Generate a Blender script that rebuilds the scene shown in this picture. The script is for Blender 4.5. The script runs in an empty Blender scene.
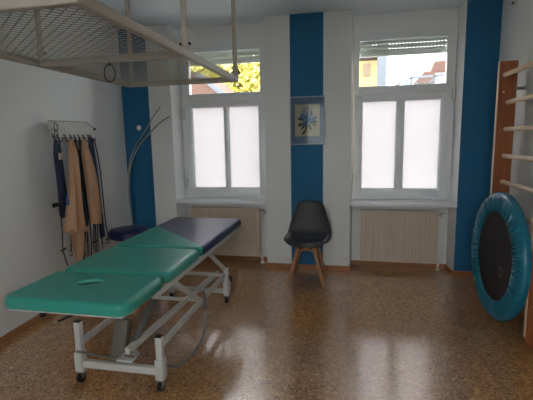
import bpy, bmesh, math, random
from mathutils import Matrix, Vector
random.seed(7)
C = bpy.context.scene.collection
PI = math.pi
V3 = Vector

# ------------------------------------------------------------------ materials
def lin(c):
    c = c / 255.0
    return c / 12.92 if c <= 0.04045 else ((c + 0.055) / 1.055) ** 2.4
def rgb(r, g, b): return (lin(r), lin(g), lin(b), 1.0)

def pbr(name, col, rough=0.5, metal=0.0, bump=0.0, bscale=100.0, var=0.0, vscale=8.0, coat=0.0, spec=0.5):
    m = bpy.data.materials.new(name); m.use_nodes = True
    nt = m.node_tree; b = nt.nodes['Principled BSDF']
    b.inputs['Base Color'].default_value = col
    b.inputs['Roughness'].default_value = rough
    b.inputs['Metallic'].default_value = metal
    b.inputs['Coat Weight'].default_value = coat
    b.inputs['Specular IOR Level'].default_value = spec
    tc = nt.nodes.new('ShaderNodeTexCoord')
    if var > 0:
        n = nt.nodes.new('ShaderNodeTexNoise'); n.inputs['Scale'].default_value = vscale; n.inputs['Detail'].default_value = 4
        nt.links.new(tc.outputs['Object'], n.inputs['Vector'])
        mx = nt.nodes.new('ShaderNodeMix'); mx.data_type = 'RGBA'
        mx.inputs['A'].default_value = tuple(max(0, x * (1 - var)) for x in col[:3]) + (1,)
        mx.inputs['B'].default_value = tuple(min(1, x * (1 + var)) for x in col[:3]) + (1,)
        nt.links.new(n.outputs['Fac'], mx.inputs['Factor'])
        nt.links.new(mx.outputs['Result'], b.inputs['Base Color'])
    if bump > 0:
        n2 = nt.nodes.new('ShaderNodeTexNoise'); n2.inputs['Scale'].default_value = bscale; n2.inputs['Detail'].default_value = 3
        nt.links.new(tc.outputs['Object'], n2.inputs['Vector'])
        bp = nt.nodes.new('ShaderNodeBump'); bp.inputs['Strength'].default_value = bump; bp.inputs['Distance'].default_value = 0.004
        nt.links.new(n2.outputs['Fac'], bp.inputs['Height']); nt.links.new(bp.outputs['Normal'], b.inputs['Normal'])
    return m

def wood(name, c1, c2, axis='Z', rough=0.5, scale=14.0):
    m = bpy.data.materials.new(name); m.use_nodes = True
    nt = m.node_tree; b = nt.nodes['Principled BSDF']; b.inputs['Roughness'].default_value = rough
    tc = nt.nodes.new('ShaderNodeTexCoord'); mp = nt.nodes.new('ShaderNodeMapping')
    s = {'X': (0.06, 1, 1), 'Y': (1, 0.06, 1), 'Z': (1, 1, 0.06)}[axis]
    mp.inputs['Scale'].default_value = s
    n = nt.nodes.new('ShaderNodeTexNoise'); n.inputs['Scale'].default_value = scale * 3; n.inputs['Detail'].default_value = 5; n.inputs['Distortion'].default_value = 0.6
    r = nt.nodes.new('ShaderNodeValToRGB'); r.color_ramp.elements[0].color = c1; r.color_ramp.elements[1].color = c2
    r.color_ramp.elements[0].position = 0.3; r.color_ramp.elements[1].position = 0.7
    nt.links.new(tc.outputs['Object'], mp.inputs['Vector']); nt.links.new(mp.outputs['Vector'], n.inputs['Vector'])
    nt.links.new(n.outputs['Fac'], r.inputs['Fac']); nt.links.new(r.outputs['Color'], b.inputs['Base Color'])
    return m

def cork():
    m = bpy.data.materials.new('cork_parquet'); m.use_nodes = True
    nt = m.node_tree; b = nt.nodes['Principled BSDF']
    tc = nt.nodes.new('ShaderNodeTexCoord')
    v = nt.nodes.new('ShaderNodeTexVoronoi'); v.inputs['Scale'].default_value = 75; v.inputs['Randomness'].default_value = 1
    n = nt.nodes.new('ShaderNodeTexNoise'); n.inputs['Scale'].default_value = 20; n.inputs['Detail'].default_value = 5
    n3 = nt.nodes.new('ShaderNodeTexNoise'); n3.inputs['Scale'].default_value = 1.6; n3.inputs['Detail'].default_value = 3
    ad = nt.nodes.new('ShaderNodeMixRGB'); ad.blend_type = 'ADD'; ad.inputs['Fac'].default_value = 0.18
    nt.links.new(tc.outputs['Object'], ad.inputs['Color1']); nt.links.new(n.outputs['Color'], ad.inputs['Color2'])
    nt.links.new(ad.outputs['Color'], v.inputs['Vector'])
    nt.links.new(tc.outputs['Object'], n.inputs['Vector']); nt.links.new(tc.outputs['Object'], n3.inputs['Vector'])
    sep = nt.nodes.new('ShaderNodeSeparateColor'); nt.links.new(v.outputs['Color'], sep.inputs['Color'])
    r = nt.nodes.new('ShaderNodeValToRGB'); cr = r.color_ramp
    cr.elements[0].position = 0.0; cr.elements[0].color = rgb(112, 70, 36)
    cr.elements[1].position = 1.0; cr.elements[1].color = rgb(236, 190, 124)
    e = cr.elements.new(0.3); e.color = rgb(174, 118, 62)
    e = cr.elements.new(0.75); e.color = rgb(206, 148, 84)
    nt.links.new(sep.outputs['Red'], r.inputs['Fac'])
    br = nt.nodes.new('ShaderNodeTexBrick'); br.inputs['Scale'].default_value = 1.0
    br.inputs['Brick Width'].default_value = 0.6; br.inputs['Row Height'].default_value = 0.3
    br.inputs['Mortar Size'].default_value = 0.002; br.inputs['Mortar Smooth'].default_value = 0.3
    br.inputs['Color1'].default_value = (1, 1, 1, 1); br.inputs['Color2'].default_value = (0.86, 0.86, 0.86, 1); br.inputs['Mortar'].default_value = (0.42, 0.42, 0.42, 1)
    mp = nt.nodes.new('ShaderNodeMapping'); mp.inputs['Rotation'].default_value = (0, 0, PI / 2)
    nt.links.new(tc.outputs['Object'], mp.inputs['Vector']); nt.links.new(mp.outputs['Vector'], br.inputs['Vector'])
    mu = nt.nodes.new('ShaderNodeMixRGB'); mu.blend_type = 'MULTIPLY'; mu.inputs['Fac'].default_value = 0.85
    nt.links.new(r.outputs['Color'], mu.inputs['Color1']); nt.links.new(br.outputs['Color'], mu.inputs['Color2'])
    nt.links.new(mu.outputs['Color'], b.inputs['Base Color'])
    mr = nt.nodes.new('ShaderNodeMapRange'); mr.inputs['To Min'].default_value = 0.24; mr.inputs['To Max'].default_value = 0.42
    nt.links.new(n3.outputs['Fac'], mr.inputs['Value']); nt.links.new(mr.outputs['Result'], b.inputs['Roughness'])
    bp = nt.nodes.new('ShaderNodeBump'); bp.inputs['Strength'].default_value = 0.12; bp.inputs['Distance'].default_value = 0.003
    nt.links.new(sep.outputs['Green'], bp.inputs['Height']); nt.links.new(bp.outputs['Normal'], b.inputs['Normal'])
    b.inputs['Coat Weight'].default_value = 1.0; b.inputs['Coat IOR'].default_value = 2.6; b.inputs['Coat Roughness'].default_value = 0.14
    return m

def frosted():
    m = bpy.data.materials.new('frosted_film_glass'); m.use_nodes = True
    nt = m.node_tree; nt.nodes.clear()
    o = nt.nodes.new('ShaderNodeOutputMaterial')
    t = nt.nodes.new('ShaderNodeBsdfTranslucent'); t.inputs['Color'].default_value = (0.46, 0.449, 0.455, 1)
    d = nt.nodes.new('ShaderNodeBsdfPrincipled'); d.inputs['Base Color'].default_value = (0.8, 0.8, 0.8, 1); d.inputs['Roughness'].default_value = 0.35
    mx = nt.nodes.new('ShaderNodeMixShader'); mx.inputs['Fac'].default_value = 0.08
    nt.links.new(t.outputs[0], mx.inputs[1]); nt.links.new(d.outputs[0], mx.inputs[2]); nt.links.new(mx.outputs[0], o.inputs['Surface'])
    return m

def clear_glass(name='clear_glass', ior=1.35):
    m = bpy.data.materials.new(name); m.use_nodes = True
    nt = m.node_tree; nt.nodes.clear()
    o = nt.nodes.new('ShaderNodeOutputMaterial')
    t = nt.nodes.new('ShaderNodeBsdfTransparent'); t.inputs['Color'].default_value = (0.97, 0.985, 0.975, 1)
    g = nt.nodes.new('ShaderNodeBsdfGlossy'); g.inputs['Roughness'].default_value = 0.02
    f = nt.nodes.new('ShaderNodeFresnel'); f.inputs['IOR'].default_value = ior
    mx = nt.nodes.new('ShaderNodeMixShader')
    nt.links.new(f.outputs[0], mx.inputs['Fac']); nt.links.new(t.outputs[0], mx.inputs[1]); nt.links.new(g.outputs[0], mx.inputs[2]); nt.links.new(mx.outputs[0], o.inputs['Surface'])
    return m

def leafmat(name, c1, c2):
    m = pbr(name, c1, 0.6, var=0.0); nt = m.node_tree; b = nt.nodes['Principled BSDF']
    gi = nt.nodes.new('ShaderNodeNewGeometry'); r = nt.nodes.new('ShaderNodeValToRGB')
    r.color_ramp.elements[0].color = c1; r.color_ramp.elements[1].color = c2
    nt.links.new(gi.outputs['Random Per Island'], r.inputs['Fac']); nt.links.new(r.outputs['Color'], b.inputs['Base Color'])
    return m

M = {}
M['wall'] = pbr('woodchip_wallpaper', rgb(224, 225, 224), 0.85, bump=0.55, bscale=85)
M['reveal'] = pbr('white_plaster', rgb(234, 236, 236), 0.8, bump=0.1, bscale=60)
M['blue'] = pbr('blue_wall_paint', rgb(26, 98, 140), 0.75, bump=0.5, bscale=85)
M['ceiling'] = pbr('ceiling_paint', rgb(220, 230, 236), 0.9, bump=0.1, bscale=80)
M['floor'] = cork()
M['skirting'] = wood('skirting_wood', rgb(150, 100, 62), rgb(176, 124, 80), 'X', 0.45)
M['upvc'] = pbr('white_window_plastic', rgb(228, 231, 232), 0.35)
M['sill'] = pbr('white_sill_board', rgb(236, 239, 241), 0.35)
M['frost'] = frosted(); M['glass'] = clear_glass(); M['picglass'] = clear_glass('thin_picture_glass', 1.18)
M['slat'] = pbr('grey_shutter_slat', rgb(196, 200, 194), 0.6)
M['enamel'] = pbr('cream_radiator_enamel', rgb(212, 196, 178), 0.4)
M['valve'] = pbr('white_valve_plastic', rgb(220, 220, 214), 0.4)
M['white_metal'] = pbr('white_painted_steel', rgb(206, 206, 202), 0.4, var=0.06, vscale=20)
M['frame_metal'] = pbr('off_white_rack_paint', rgb(182, 174, 162), 0.5, var=0.06, vscale=15)
M['mesh_metal'] = pbr('off_white_mesh_paint', rgb(168, 165, 155), 0.55)
M['chrome'] = pbr('chrome', (0.75, 0.75, 0.76, 1), 0.2, 1.0)
M['grey_metal'] = pbr('grey_metal', rgb(130, 130, 128), 0.4, 0.6)
M['black'] = pbr('black_plastic', rgb(24, 24, 26), 0.45)
M['green'] = pbr('green_vinyl', rgb(56, 154, 138), 0.33, bump=0.12, bscale=300, spec=0.5)
M['navy'] = pbr('navy_vinyl', rgb(36, 42, 92), 0.32, bump=0.12, bscale=300, spec=0.5)
M['stool'] = pbr('stool_blue_vinyl', rgb(24, 28, 74), 0.38, bump=0.1, bscale=250)
M['shell'] = pbr('charcoal_shell_plastic', rgb(66, 66, 68), 0.55)
M['pad'] = pbr('black_seat_leatherette', rgb(52, 54, 60), 0.3, bump=0.15, bscale=180)
M['beech'] = wood('beech_legs', rgb(160, 112, 76), rgb(188, 138, 98), 'Z', 0.45)
M['orange_wood'] = wood('orange_varnished_wood', rgb(132, 74, 38), rgb(160, 94, 52), 'Z', 0.4, 10)
M['pale_edge'] = wood('pale_wood_edge', rgb(216, 196, 166), rgb(228, 210, 184), 'Z', 0.45)
M['rung'] = wood('pale_rung_wood', rgb(204, 176, 144), rgb(224, 200, 170), 'Y', 0.4)
M['teal'] = pbr('teal_pad_vinyl', rgb(18, 112, 138), 0.24, bump=0.2, bscale=40)
M['matblack'] = pbr('black_jump_mat', rgb(26, 27, 34), 0.6, bump=0.3, bscale=400)
M['logo'] = pbr('grey_print', rgb(84, 86, 92), 0.6)
M['beige'] = pbr('beige_sling_cloth', rgb(200, 158, 126), 0.85, bump=0.5, bscale=220, var=0.1, vscale=12)
M['navycloth'] = pbr('navy_webbing', rgb(30, 38, 72), 0.8, bump=0.3, bscale=300)
M['tealcloth'] = pbr('dark_slate_webbing', rgb(38, 52, 66), 0.8, bump=0.3, bscale=300)
M['cord'] = pbr('dark_cord', rgb(46, 44, 44), 0.7)
M['palecord'] = pbr('pale_blue_cord', rgb(150, 160, 176), 0.7)
M['brownhook'] = pbr('brown_cord_stop', rgb(92, 60, 44), 0.5)
M['wire'] = pbr('zinc_wire', rgb(150, 150, 142), 0.4, 0.5)
M['rackplate'] = pbr('pale_rack_wire', rgb(204, 204, 194), 0.5)
M['silver'] = pbr('silver_picture_frame', rgb(170, 174, 178), 0.4)
M['passe'] = pbr('blue_grey_mount_card', rgb(98, 118, 146), 0.8)
M['paper'] = pbr('cream_paper', rgb(184, 176, 152), 0.8)
M['petal'] = pbr('blue_petal_print', rgb(58, 92, 136), 0.8, var=0.3, vscale=60)
M['petal2'] = pbr('pale_blue_petal_print', rgb(96, 126, 160), 0.8)
M['leafprint'] = pbr('dark_leaf_print', rgb(52, 54, 44), 0.8)
M['bark'] = pbr('bark', rgb(90, 72, 56), 0.9)
M['leaf'] = leafmat('autumn_leaves', rgb(172, 164, 62), rgb(216, 208, 128))
M['housewall'] = pbr('cream_render', rgb(150, 130, 88), 0.9)
M['whitewall'] = pbr('white_render', rgb(170, 168, 166), 0.9)
M['rooftile'] = pbr('brown_roof_tile', rgb(78, 52, 42), 0.8, var=0.2, vscale=6)
M['fence'] = pbr('grey_fence_metal', rgb(78, 82, 90), 0.6)
M['fencepanel'] = pbr('pale_fence_panel', rgb(104, 112, 130), 0.7)
M['darkwin'] = pbr('dark_window', rgb(96, 78, 56), 0.3)
M['ground'] = pbr('yard_ground', rgb(150, 148, 142), 0.95, var=0.2, vscale=2)

# ------------------------------------------------------------------ mesh builder
class MB:
    def __init__(s): s.bm = bmesh.new(); s.mi = 0
    def _mark(s, n0):
        s.bm.faces.ensure_lookup_table()
        for i in range(n0, len(s.bm.faces)): s.bm.faces[i].material_index = s.mi
    def box(s, x0, x1, y0, y1, z0, z1, bevel=0.0, seg=2, mat=None):
        t = bmesh.new(); bmesh.ops.create_cube(t, size=1.0)
        for v in t.verts:
            v.co = V3((x0 + (v.co.x + .5) * (x1 - x0), y0 + (v.co.y + .5) * (y1 - y0), z0 + (v.co.z + .5) * (z1 - z0)))
        if bevel > 0: bmesh.ops.bevel(t, geom=t.edges[:], offset=bevel, segments=seg, profile=.5, affect='EDGES')
        if mat is not None: t.transform(mat)
        s.add(t); return s
    def add(s, t):
        n0 = len(s.bm.faces); me = bpy.data.meshes.new('tmp'); t.to_mesh(me); t.free()
        s.bm.from_mesh(me); bpy.data.meshes.remove(me); s._mark(n0); return s
    def bar(s, p0, p1, w, h, bevel=0.0, up=(0, 0, 1)):
        p0, p1 = V3(p0), V3(p1); d = p1 - p0; L = d.length; z = d.normalized(); u = V3(up)
        if abs(z.dot(u)) > .98: u = V3((0, 1, 0))
        x = u.cross(z).normalized(); y = z.cross(x)
        m = Matrix((x, y, z)).transposed().to_4x4(); m.translation = p0
        return s.box(-w / 2, w / 2, -h / 2, h / 2, 0, L, bevel, 1, m)
    def tube(s, pts, r, n=8, closed=False):
        pts = [V3(p) for p in pts]; N = len(pts); rs = r if isinstance(r, (list, tuple)) else [r] * N
        n0 = len(s.bm.faces); rings = []; prev = None
        for i, p in enumerate(pts):
            if closed: t = pts[(i + 1) % N] - pts[i - 1]
            else: t = pts[min(i + 1, N - 1)] - pts[max(i - 1, 0)]
            t = t.normalized() if t.length > 1e-9 else V3((0, 0, 1))
            if prev is None:
                a = V3((0, 0, 1)) if abs(t.z) < .9 else V3((1, 0, 0)); x = t.cross(a).normalized()
            else: x = (prev - t * prev.dot(t)); x = x.normalized() if x.length > 1e-9 else t.orthogonal().normalized()
            prev = x; y = t.cross(x)
            rings.append([s.bm.verts.new(p + (x * math.cos(2 * PI * k / n) + y * math.sin(2 * PI * k / n)) * rs[i]) for k in range(n)])
        for i in range(N if closed else N - 1):
            a, b = rings[i], rings[(i + 1) % N]
            for k in range(n): s.bm.faces.new((a[k], a[(k + 1) % n], b[(k + 1) % n], b[k]))
        if not closed:
            s.bm.faces.new(list(reversed(rings[0]))); s.bm.faces.new(rings[-1])
        s._mark(n0); return s
    def lathe(s, prof, n=32, mat=None, closed=False):
        n0 = len(s.bm.faces); m = mat or Matrix.Identity(4); rings = []
        for r, z in prof:
            if r < 1e-6: rings.append([s.bm.verts.new(m @ V3((0, 0, z)))])
            else: rings.append([s.bm.verts.new(m @ V3((r * math.cos(2 * PI * k / n), r * math.sin(2 * PI * k / n), z))) for k in range(n)])
        pr = list(zip(rings, rings[1:])) + ([(rings[-1], rings[0])] if closed else [])
        for a, b in pr:
            for k in range(n):
                k2 = (k + 1) % n
                if len(a) == 1 and len(b) > 1: s.bm.faces.new((a[0], b[k2], b[k]))
                elif len(b) == 1 and len(a) > 1: s.bm.faces.new((a[k], a[k2], b[0]))
                elif len(a) > 1: s.bm.faces.new((a[k], a[k2], b[k2], b[k]))
        s._mark(n0); return s
    def prism(s, poly, z0, z1, mat=None):
        n0 = len(s.bm.faces); m = mat or Matrix.Identity(4)
        a = [s.bm.verts.new(m @ V3((x, y, z0))) for x, y in poly]; b = [s.bm.verts.new(m @ V3((x, y, z1))) for x, y in poly]
        N = len(poly)
        for k in range(N): s.bm.faces.new((a[k], a[(k + 1) % N], b[(k + 1) % N], b[k]))
        s.bm.faces.new(list(reversed(a))); s.bm.faces.new(b); s._mark(n0); return s
    def sheet(s, fn, nu, nv, th):
        """closed thin solid over fn(u,v)->point, thickness th along the normal"""
        P = [[V3(fn(i / nu, j / nv)) for j in range(nv + 1)] for i in range(nu + 1)]
        n0 = len(s.bm.faces); A = []; B = []
        for i in range(nu + 1):
            ra, rb = [], []
            for j in range(nv + 1):
                du = P[min(i + 1, nu)][j] - P[max(i - 1, 0)][j]; dv = P[i][min(j + 1, nv)] - P[i][max(j - 1, 0)]
                n = du.cross(dv); n = n.normalized() if n.length > 1e-12 else V3((0, 0, 1))
                ra.append(s.bm.verts.new(P[i][j] + n * th / 2)); rb.append(s.bm.verts.new(P[i][j] - n * th / 2))
            A.append(ra); B.append(rb)
        f = s.bm.faces.new
        for i in range(nu):
            for j in range(nv):
                f((A[i][j], A[i + 1][j], A[i + 1][j + 1], A[i][j + 1])); f((B[i][j], B[i][j + 1], B[i + 1][j + 1], B[i + 1][j]))
        for i in range(nu):
            f((A[i][0], B[i][0], B[i + 1][0], A[i + 1][0])); f((A[i][nv], A[i + 1][nv], B[i + 1][nv], B[i][nv]))
        for j in range(nv):
            f((A[0][j], A[0][j + 1], B[0][j + 1], B[0][j])); f((A[nu][j], B[nu][j], B[nu][j + 1], A[nu][j + 1]))
        s._mark(n0); return s
    def build(s, name, mats, parent=None, ang=0.6, world=False, loc=None):
        if not isinstance(mats, (list, tuple)): mats = [mats]
        bm = s.bm
        bmesh.ops.recalc_face_normals(bm, faces=bm.faces[:])
        if world and parent is not None:
            r = parent
            while r.parent: r = r.parent
            bm.transform((Matrix.Translation(r.location) @ r.rotation_euler.to_matrix().to_4x4()).inverted())
        if loc is not None: bm.transform(Matrix.Translation(-V3(loc)))
        for e in bm.edges: e.smooth = len(e.link_faces) == 2 and e.calc_face_angle(0) < ang
        for f in bm.faces: f.smooth = True
        me = bpy.data.meshes.new(name); bm.to_mesh(me); bm.free()
        for m in mats: me.materials.append(m)
        o = bpy.data.objects.new(name, me); C.objects.link(o)
        if parent is not None: o.parent = parent
        if loc is not None: o.location = loc
        return o

def tag(o, label, cat, group=None):
    o['label'] = label; o['category'] = cat
    if group: o['group'] = group
    return o
def thing(name, label, cat, loc=(0, 0, 0), rz=0.0, group=None):
    o = bpy.data.objects.new(name, None); C.objects.link(o); o.location = loc; o.rotation_euler = (0, 0, rz); o.empty_display_size = .1
    return tag(o, label, cat, group)
def struct(o): o['kind'] = 'structure'; return o
def copy_tree(o, parent=None):
    c = o.copy(); C.objects.link(c); c.parent = parent
    for ch in list(o.children): copy_tree(ch, c)
    return c
def smooth_pts(pts, k=6):
    """Catmull-Rom through pts"""
    P = [V3(p) for p in pts]; P = [P[0] * 2 - P[1]] + P + [P[-1] * 2 - P[-2]]; out = []
    for i in range(1, len(P) - 2):
        for j in range(k):
            t = j / k; a, b, c, d = P[i - 1], P[i], P[i + 1], P[i + 2]
            out.append(.5 * ((2 * b) + (c - a) * t + (2 * a - 5 * b + 4 * c - d) * t * t + (3 * b - a - 3 * c + d) * t ** 3))
    out.append(P[-2]); return out

# ------------------------------------------------------------------ room shell
D = 4.531; H = 2.81; REAR = -1.6
def WLX(y): return -2.68 + (4.53 - y) * 0.05     # inner face of the left wall
WRX = 1.43

struct(MB().box(-3.2, 1.9, REAR - .3, D + .42, -.12, 0).build('floor', M['floor']))
struct(MB().box(-3.2, 1.9, REAR - .3, D + .42, H, H + .15).build('ceiling', M['ceiling']))

# back wall: three piers, two full-height niches
NL = (-2.055, -2.012, -0.978, -0.94)   # front left, back left, back right, front right
NR = (0.007, 0.030, 1.083, 1.111)
def back_piece(parts):
    b = MB()
    for mi, poly, z0, z1 in parts: b.mi = mi; b.prism(poly, z0, z1)
    o = b.build('wall_back', [M['wall'], M['blue'], M['reveal']])
    for p in o.data.polygons:           # the window reveals are smooth white plaster
        c, nrm = p.center, p.normal
        if D + .02 < c.y < D + .40 and abs(nrm.x) > .8: p.material_index = 2
        if c.z > 2.6 and nrm.y < -.9 and c.y > D + .1: p.material_index = 2
    return struct(o)
back_piece([(1, [(-2.95, D), (-2.336, D), (-2.336, D + .42), (-2.95, D + .42)], 0, H),
            (0, [(-2.336, D), (NL[0], D), (NL[1], D + .24), (NL[1], D + .42), (-2.336, D + .42)], 0, H)])
back_piece([(0, [(NL[3], D), (-.651, D), (-.651, D + .42), (NL[2], D + .42), (NL[2], D + .24)], 0, H),
            (1, [(-.651, D), (-.291, D), (-.291, D + .42), (-.651, D + .42)], 0, H),
            (0, [(-.291, D), (NR[0], D), (NR[1], D + .24), (NR[1], D + .42), (-.291, D + .42)], 0, H)])
back_piece([(1, [(NR[3], D), (1.7, D), (1.7, D + .42), (NR[2], D + .42), (NR[2], D + .24)], 0, H)])
for n in (NL, NR):
    back_piece([(0, [(n[1], D + .24), (n[2], D + .24), (n[2], D + .42), (n[1], D + .42)], 0, .80)])
    back_piece([(0, [(n[1], D + .22), (n[2], D + .22), (n[2], D + .42), (n[1], D + .42)], 2.612, H)])
# left wall (slightly out of square), right wall, rear wall with an opening for the added fill window
b = MB(); b.prism([(WLX(D + .0), D + .0), (WLX(REAR - .3), REAR - .3), (WLX(REAR - .3) - .25, REAR - .3), (WLX(D) - .25, D)], 0, H)
struct(b.build('wall_left', M['wall']))
struct(MB().box(WRX, WRX + .25, REAR - .3, D, 0, H).build('wall_right', M['wall']))
RX0, RX1, RZ0, RZ1 = -1.15, .5, 1.05, 2.4
b = MB()
b.box(-2.4, RX0, REAR - .3, REAR, 0, H); b.box(RX1, WRX, REAR - .3, REAR, 0, H)
b.box(RX0, RX1, REAR - .3, REAR, 0, RZ0); b.box(RX0, RX1, REAR - .3, REAR, RZ1, H)
struct(b.build('wall_rear', M['wall']))

# skirting
b = MB(); sk = .014; sh = .055
prof = [(-2.66, D), (NL[0], D), (NL[1], D + .24), (NL[2], D + .24), (NL[3], D), (NR[0], D), (NR[1], D + .24), (NR[2], D + .24), (NR[3], D), (WRX, D)]
for (xa, ya), (xb, yb) in zip(prof, prof[1:]):
    d = V3((xb - xa, yb - ya, 0)).normalized(); n = V3((d.y, -d.x, 0)) * sk
    b.prism([(xa, ya), (xb, yb), (xb + n.x, yb + n.y), (xa + n.x, ya + n.y)], 0, sh)
struct(b.build('baseboard_back', M['skirting']))
b = MB(); b.prism([(WLX(D), D - .015), (WLX(REAR), REAR), (WLX(REAR) + sk, REAR), (WLX(D) + sk, D - .015)], 0, sh)
struct(b.build('baseboard_left', M['skirting']))
struct(MB().box(WRX - sk, WRX, REAR, D - .015, 0, sh).build('baseboard_right', M['skirting']))

# ------------------------------------------------------------------ windows
def window(n, niche, panes, transom, shutter_z, hinges, nslat):
    x0, x1 = niche[1] + .002, niche[2] - .002
    root = bpy.data.objects.new('window_%d' % n, None); C.objects.link(root); root.location = ((x0 + x1) / 2, D + .2, .8); struct(root)
    y0, y1 = D + .20, D + .27
    z0, z1 = .80, 2.61
    tz0, tz1 = transom[2], transom[3]
    f = MB()
    f.box(x0, transom[0], y0, y1, z0, z1); f.box(transom[1], x1, y0, y1, z0, z1)
    f.box(transom[0], transom[1], y0, y1, tz1, z1); f.box(transom[0], transom[1], y0 - .006, y1, 1.965, tz0, .004)
    f.box(transom[0], transom[1], y0, y1, z0, .828)
    f.build('window_frame', M['upvc'], root, world=True)
    # sash proud of the frame
    px = panes; s0, s1 = px[0] - .075, px[3] + .075; sz0, sz1 = .832, 1.96
    s = MB(); ys = y0 - .016
    s.box(s0, px[0], ys, y1 - .01, sz0, sz1, .005); s.box(px[3], s1, ys, y1 - .01, sz0, sz1, .005)
    s.box(px[0] - .003, px[3] + .003, ys, y1 - .01, 1.895, sz1, .005); s.box(px[0] - .003, px[3] + .003, ys, y1 - .01, sz0, .917, .005)
    s.box(px[1], px[2], ys, y1 - .01, .915, 1.897, .006)
    sash = s.build('sash', M['upvc'], root, world=True)
    for a, c in ((px[0], px[1]), (px[2], px[3])):
        MB().box(a - .004, c + .004, y0 + .025, y0 + .031, .912, 1.9).build('frosted_pane', M['frost'], sash, world=True)
        g = MB(); e = .008
        g.box(a, c, y0 + .012, y0 + .025, .917, .917 + e); g.box(a, c, y0 + .012, y0 + .025, 1.895 - e, 1.895)
        g.box(a, a + e, y0 + .012, y0 + .025, .917, 1.895); g.box(c - e, c, y0 + .012, y0 + .025, .917, 1.895)
        g.build('glazing_bead', M['upvc'], sash, world=True)
    MB().box(transom[0] - .004, transom[1] + .004, y0 + .03, y0 + .035, tz0 - .004, tz1 + .004).build('transom_pane', M['glass'], root, world=True)
    # roller shutter let down a little, light shows through the slots between slats
    sh_ = MB(); zz = shutter_z
    yb = y1 + .03
    for k in range(nslat):
        sh_.box(x0 + .02, x1 - .02, yb, yb + .012, zz, zz + .0455, .002)
        q = x0 + .03
        while q < x1 - .03:
            sh_.box(q, q + .022, yb + .003, yb + .009, zz + .04, zz + .052); q += .036
        zz += .05
    sh_.box(x0 + .02, x1 - .02, yb - .01, yb + .04, zz, zz + .25)
    sh_.box(x0 + .02, x1 - .02, yb - .004, yb + .018, shutter_z - .03, shutter_z, .003)
    so = sh_.build('roller_shutter', M['slat'], root, world=True); so['label'] = 'grey roller shutter slats'
    for hx, hz in hinges:
        h = MB(); h.tube([(hx, y0 - .03, hz), (hx, y0 - .03, hz + .12)], .019, 12); h.box(hx - .014, hx + .014, y0 - .03, y0 + .004, hz + .01, hz + .10, .003)
        h.build('hinge', M['valve'], root, world=True)
    s = MB(); s.box(niche[0] + .004, niche[3] - .004, D - .035, D + .02, .752, .795, .006)
    s.prism([(niche[0] + .006, D + .015), (niche[3] - .006, D + .015), (niche[2] - .003, D + .215), (niche[1] + .003, D + .215)], .752, .795)
    s.build('window_sill', M['sill'], root, world=True)
    return root
window(1, NL, (-1.888, -1.478, -1.428, -1.052), (-1.905, -1.03, 2.048, 2.53), 2.425, [(-1.985, .93), (-1.985, 1.75)], 2)
window(2, NR, (.126, .498, .574, .956), (.088, .992, 2.052, 2.54), 2.41, [(.048, .97), (1.065, 1.87)], 3)
# unseen window added behind the viewpoint to let fill light into the room
root = bpy.data.objects.new('window_3', None); C.objects.link(root); root.location = (RX0, REAR, RZ0); struct(root)
f = MB(); t = .06; yb = REAR - .12
f.box(RX0, RX0 + t, yb, yb + .07, RZ0, RZ1); f.box(RX1 - t, RX1, yb, yb + .07, RZ0, RZ1)
f.box(RX0, RX1, yb, yb + .07, RZ0, RZ0 + t); f.box(RX0, RX1, yb, yb + .07, RZ1 - t, RZ1); f.box(-.43, -.37, yb, yb + .07, RZ0, RZ1)
f.build('window_frame', M['upvc'], root, world=True)
MB().box(RX0, RX1, yb + .03, yb + .035, RZ0, RZ1).build('window_pane', M['glass'], root, world=True)

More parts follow.
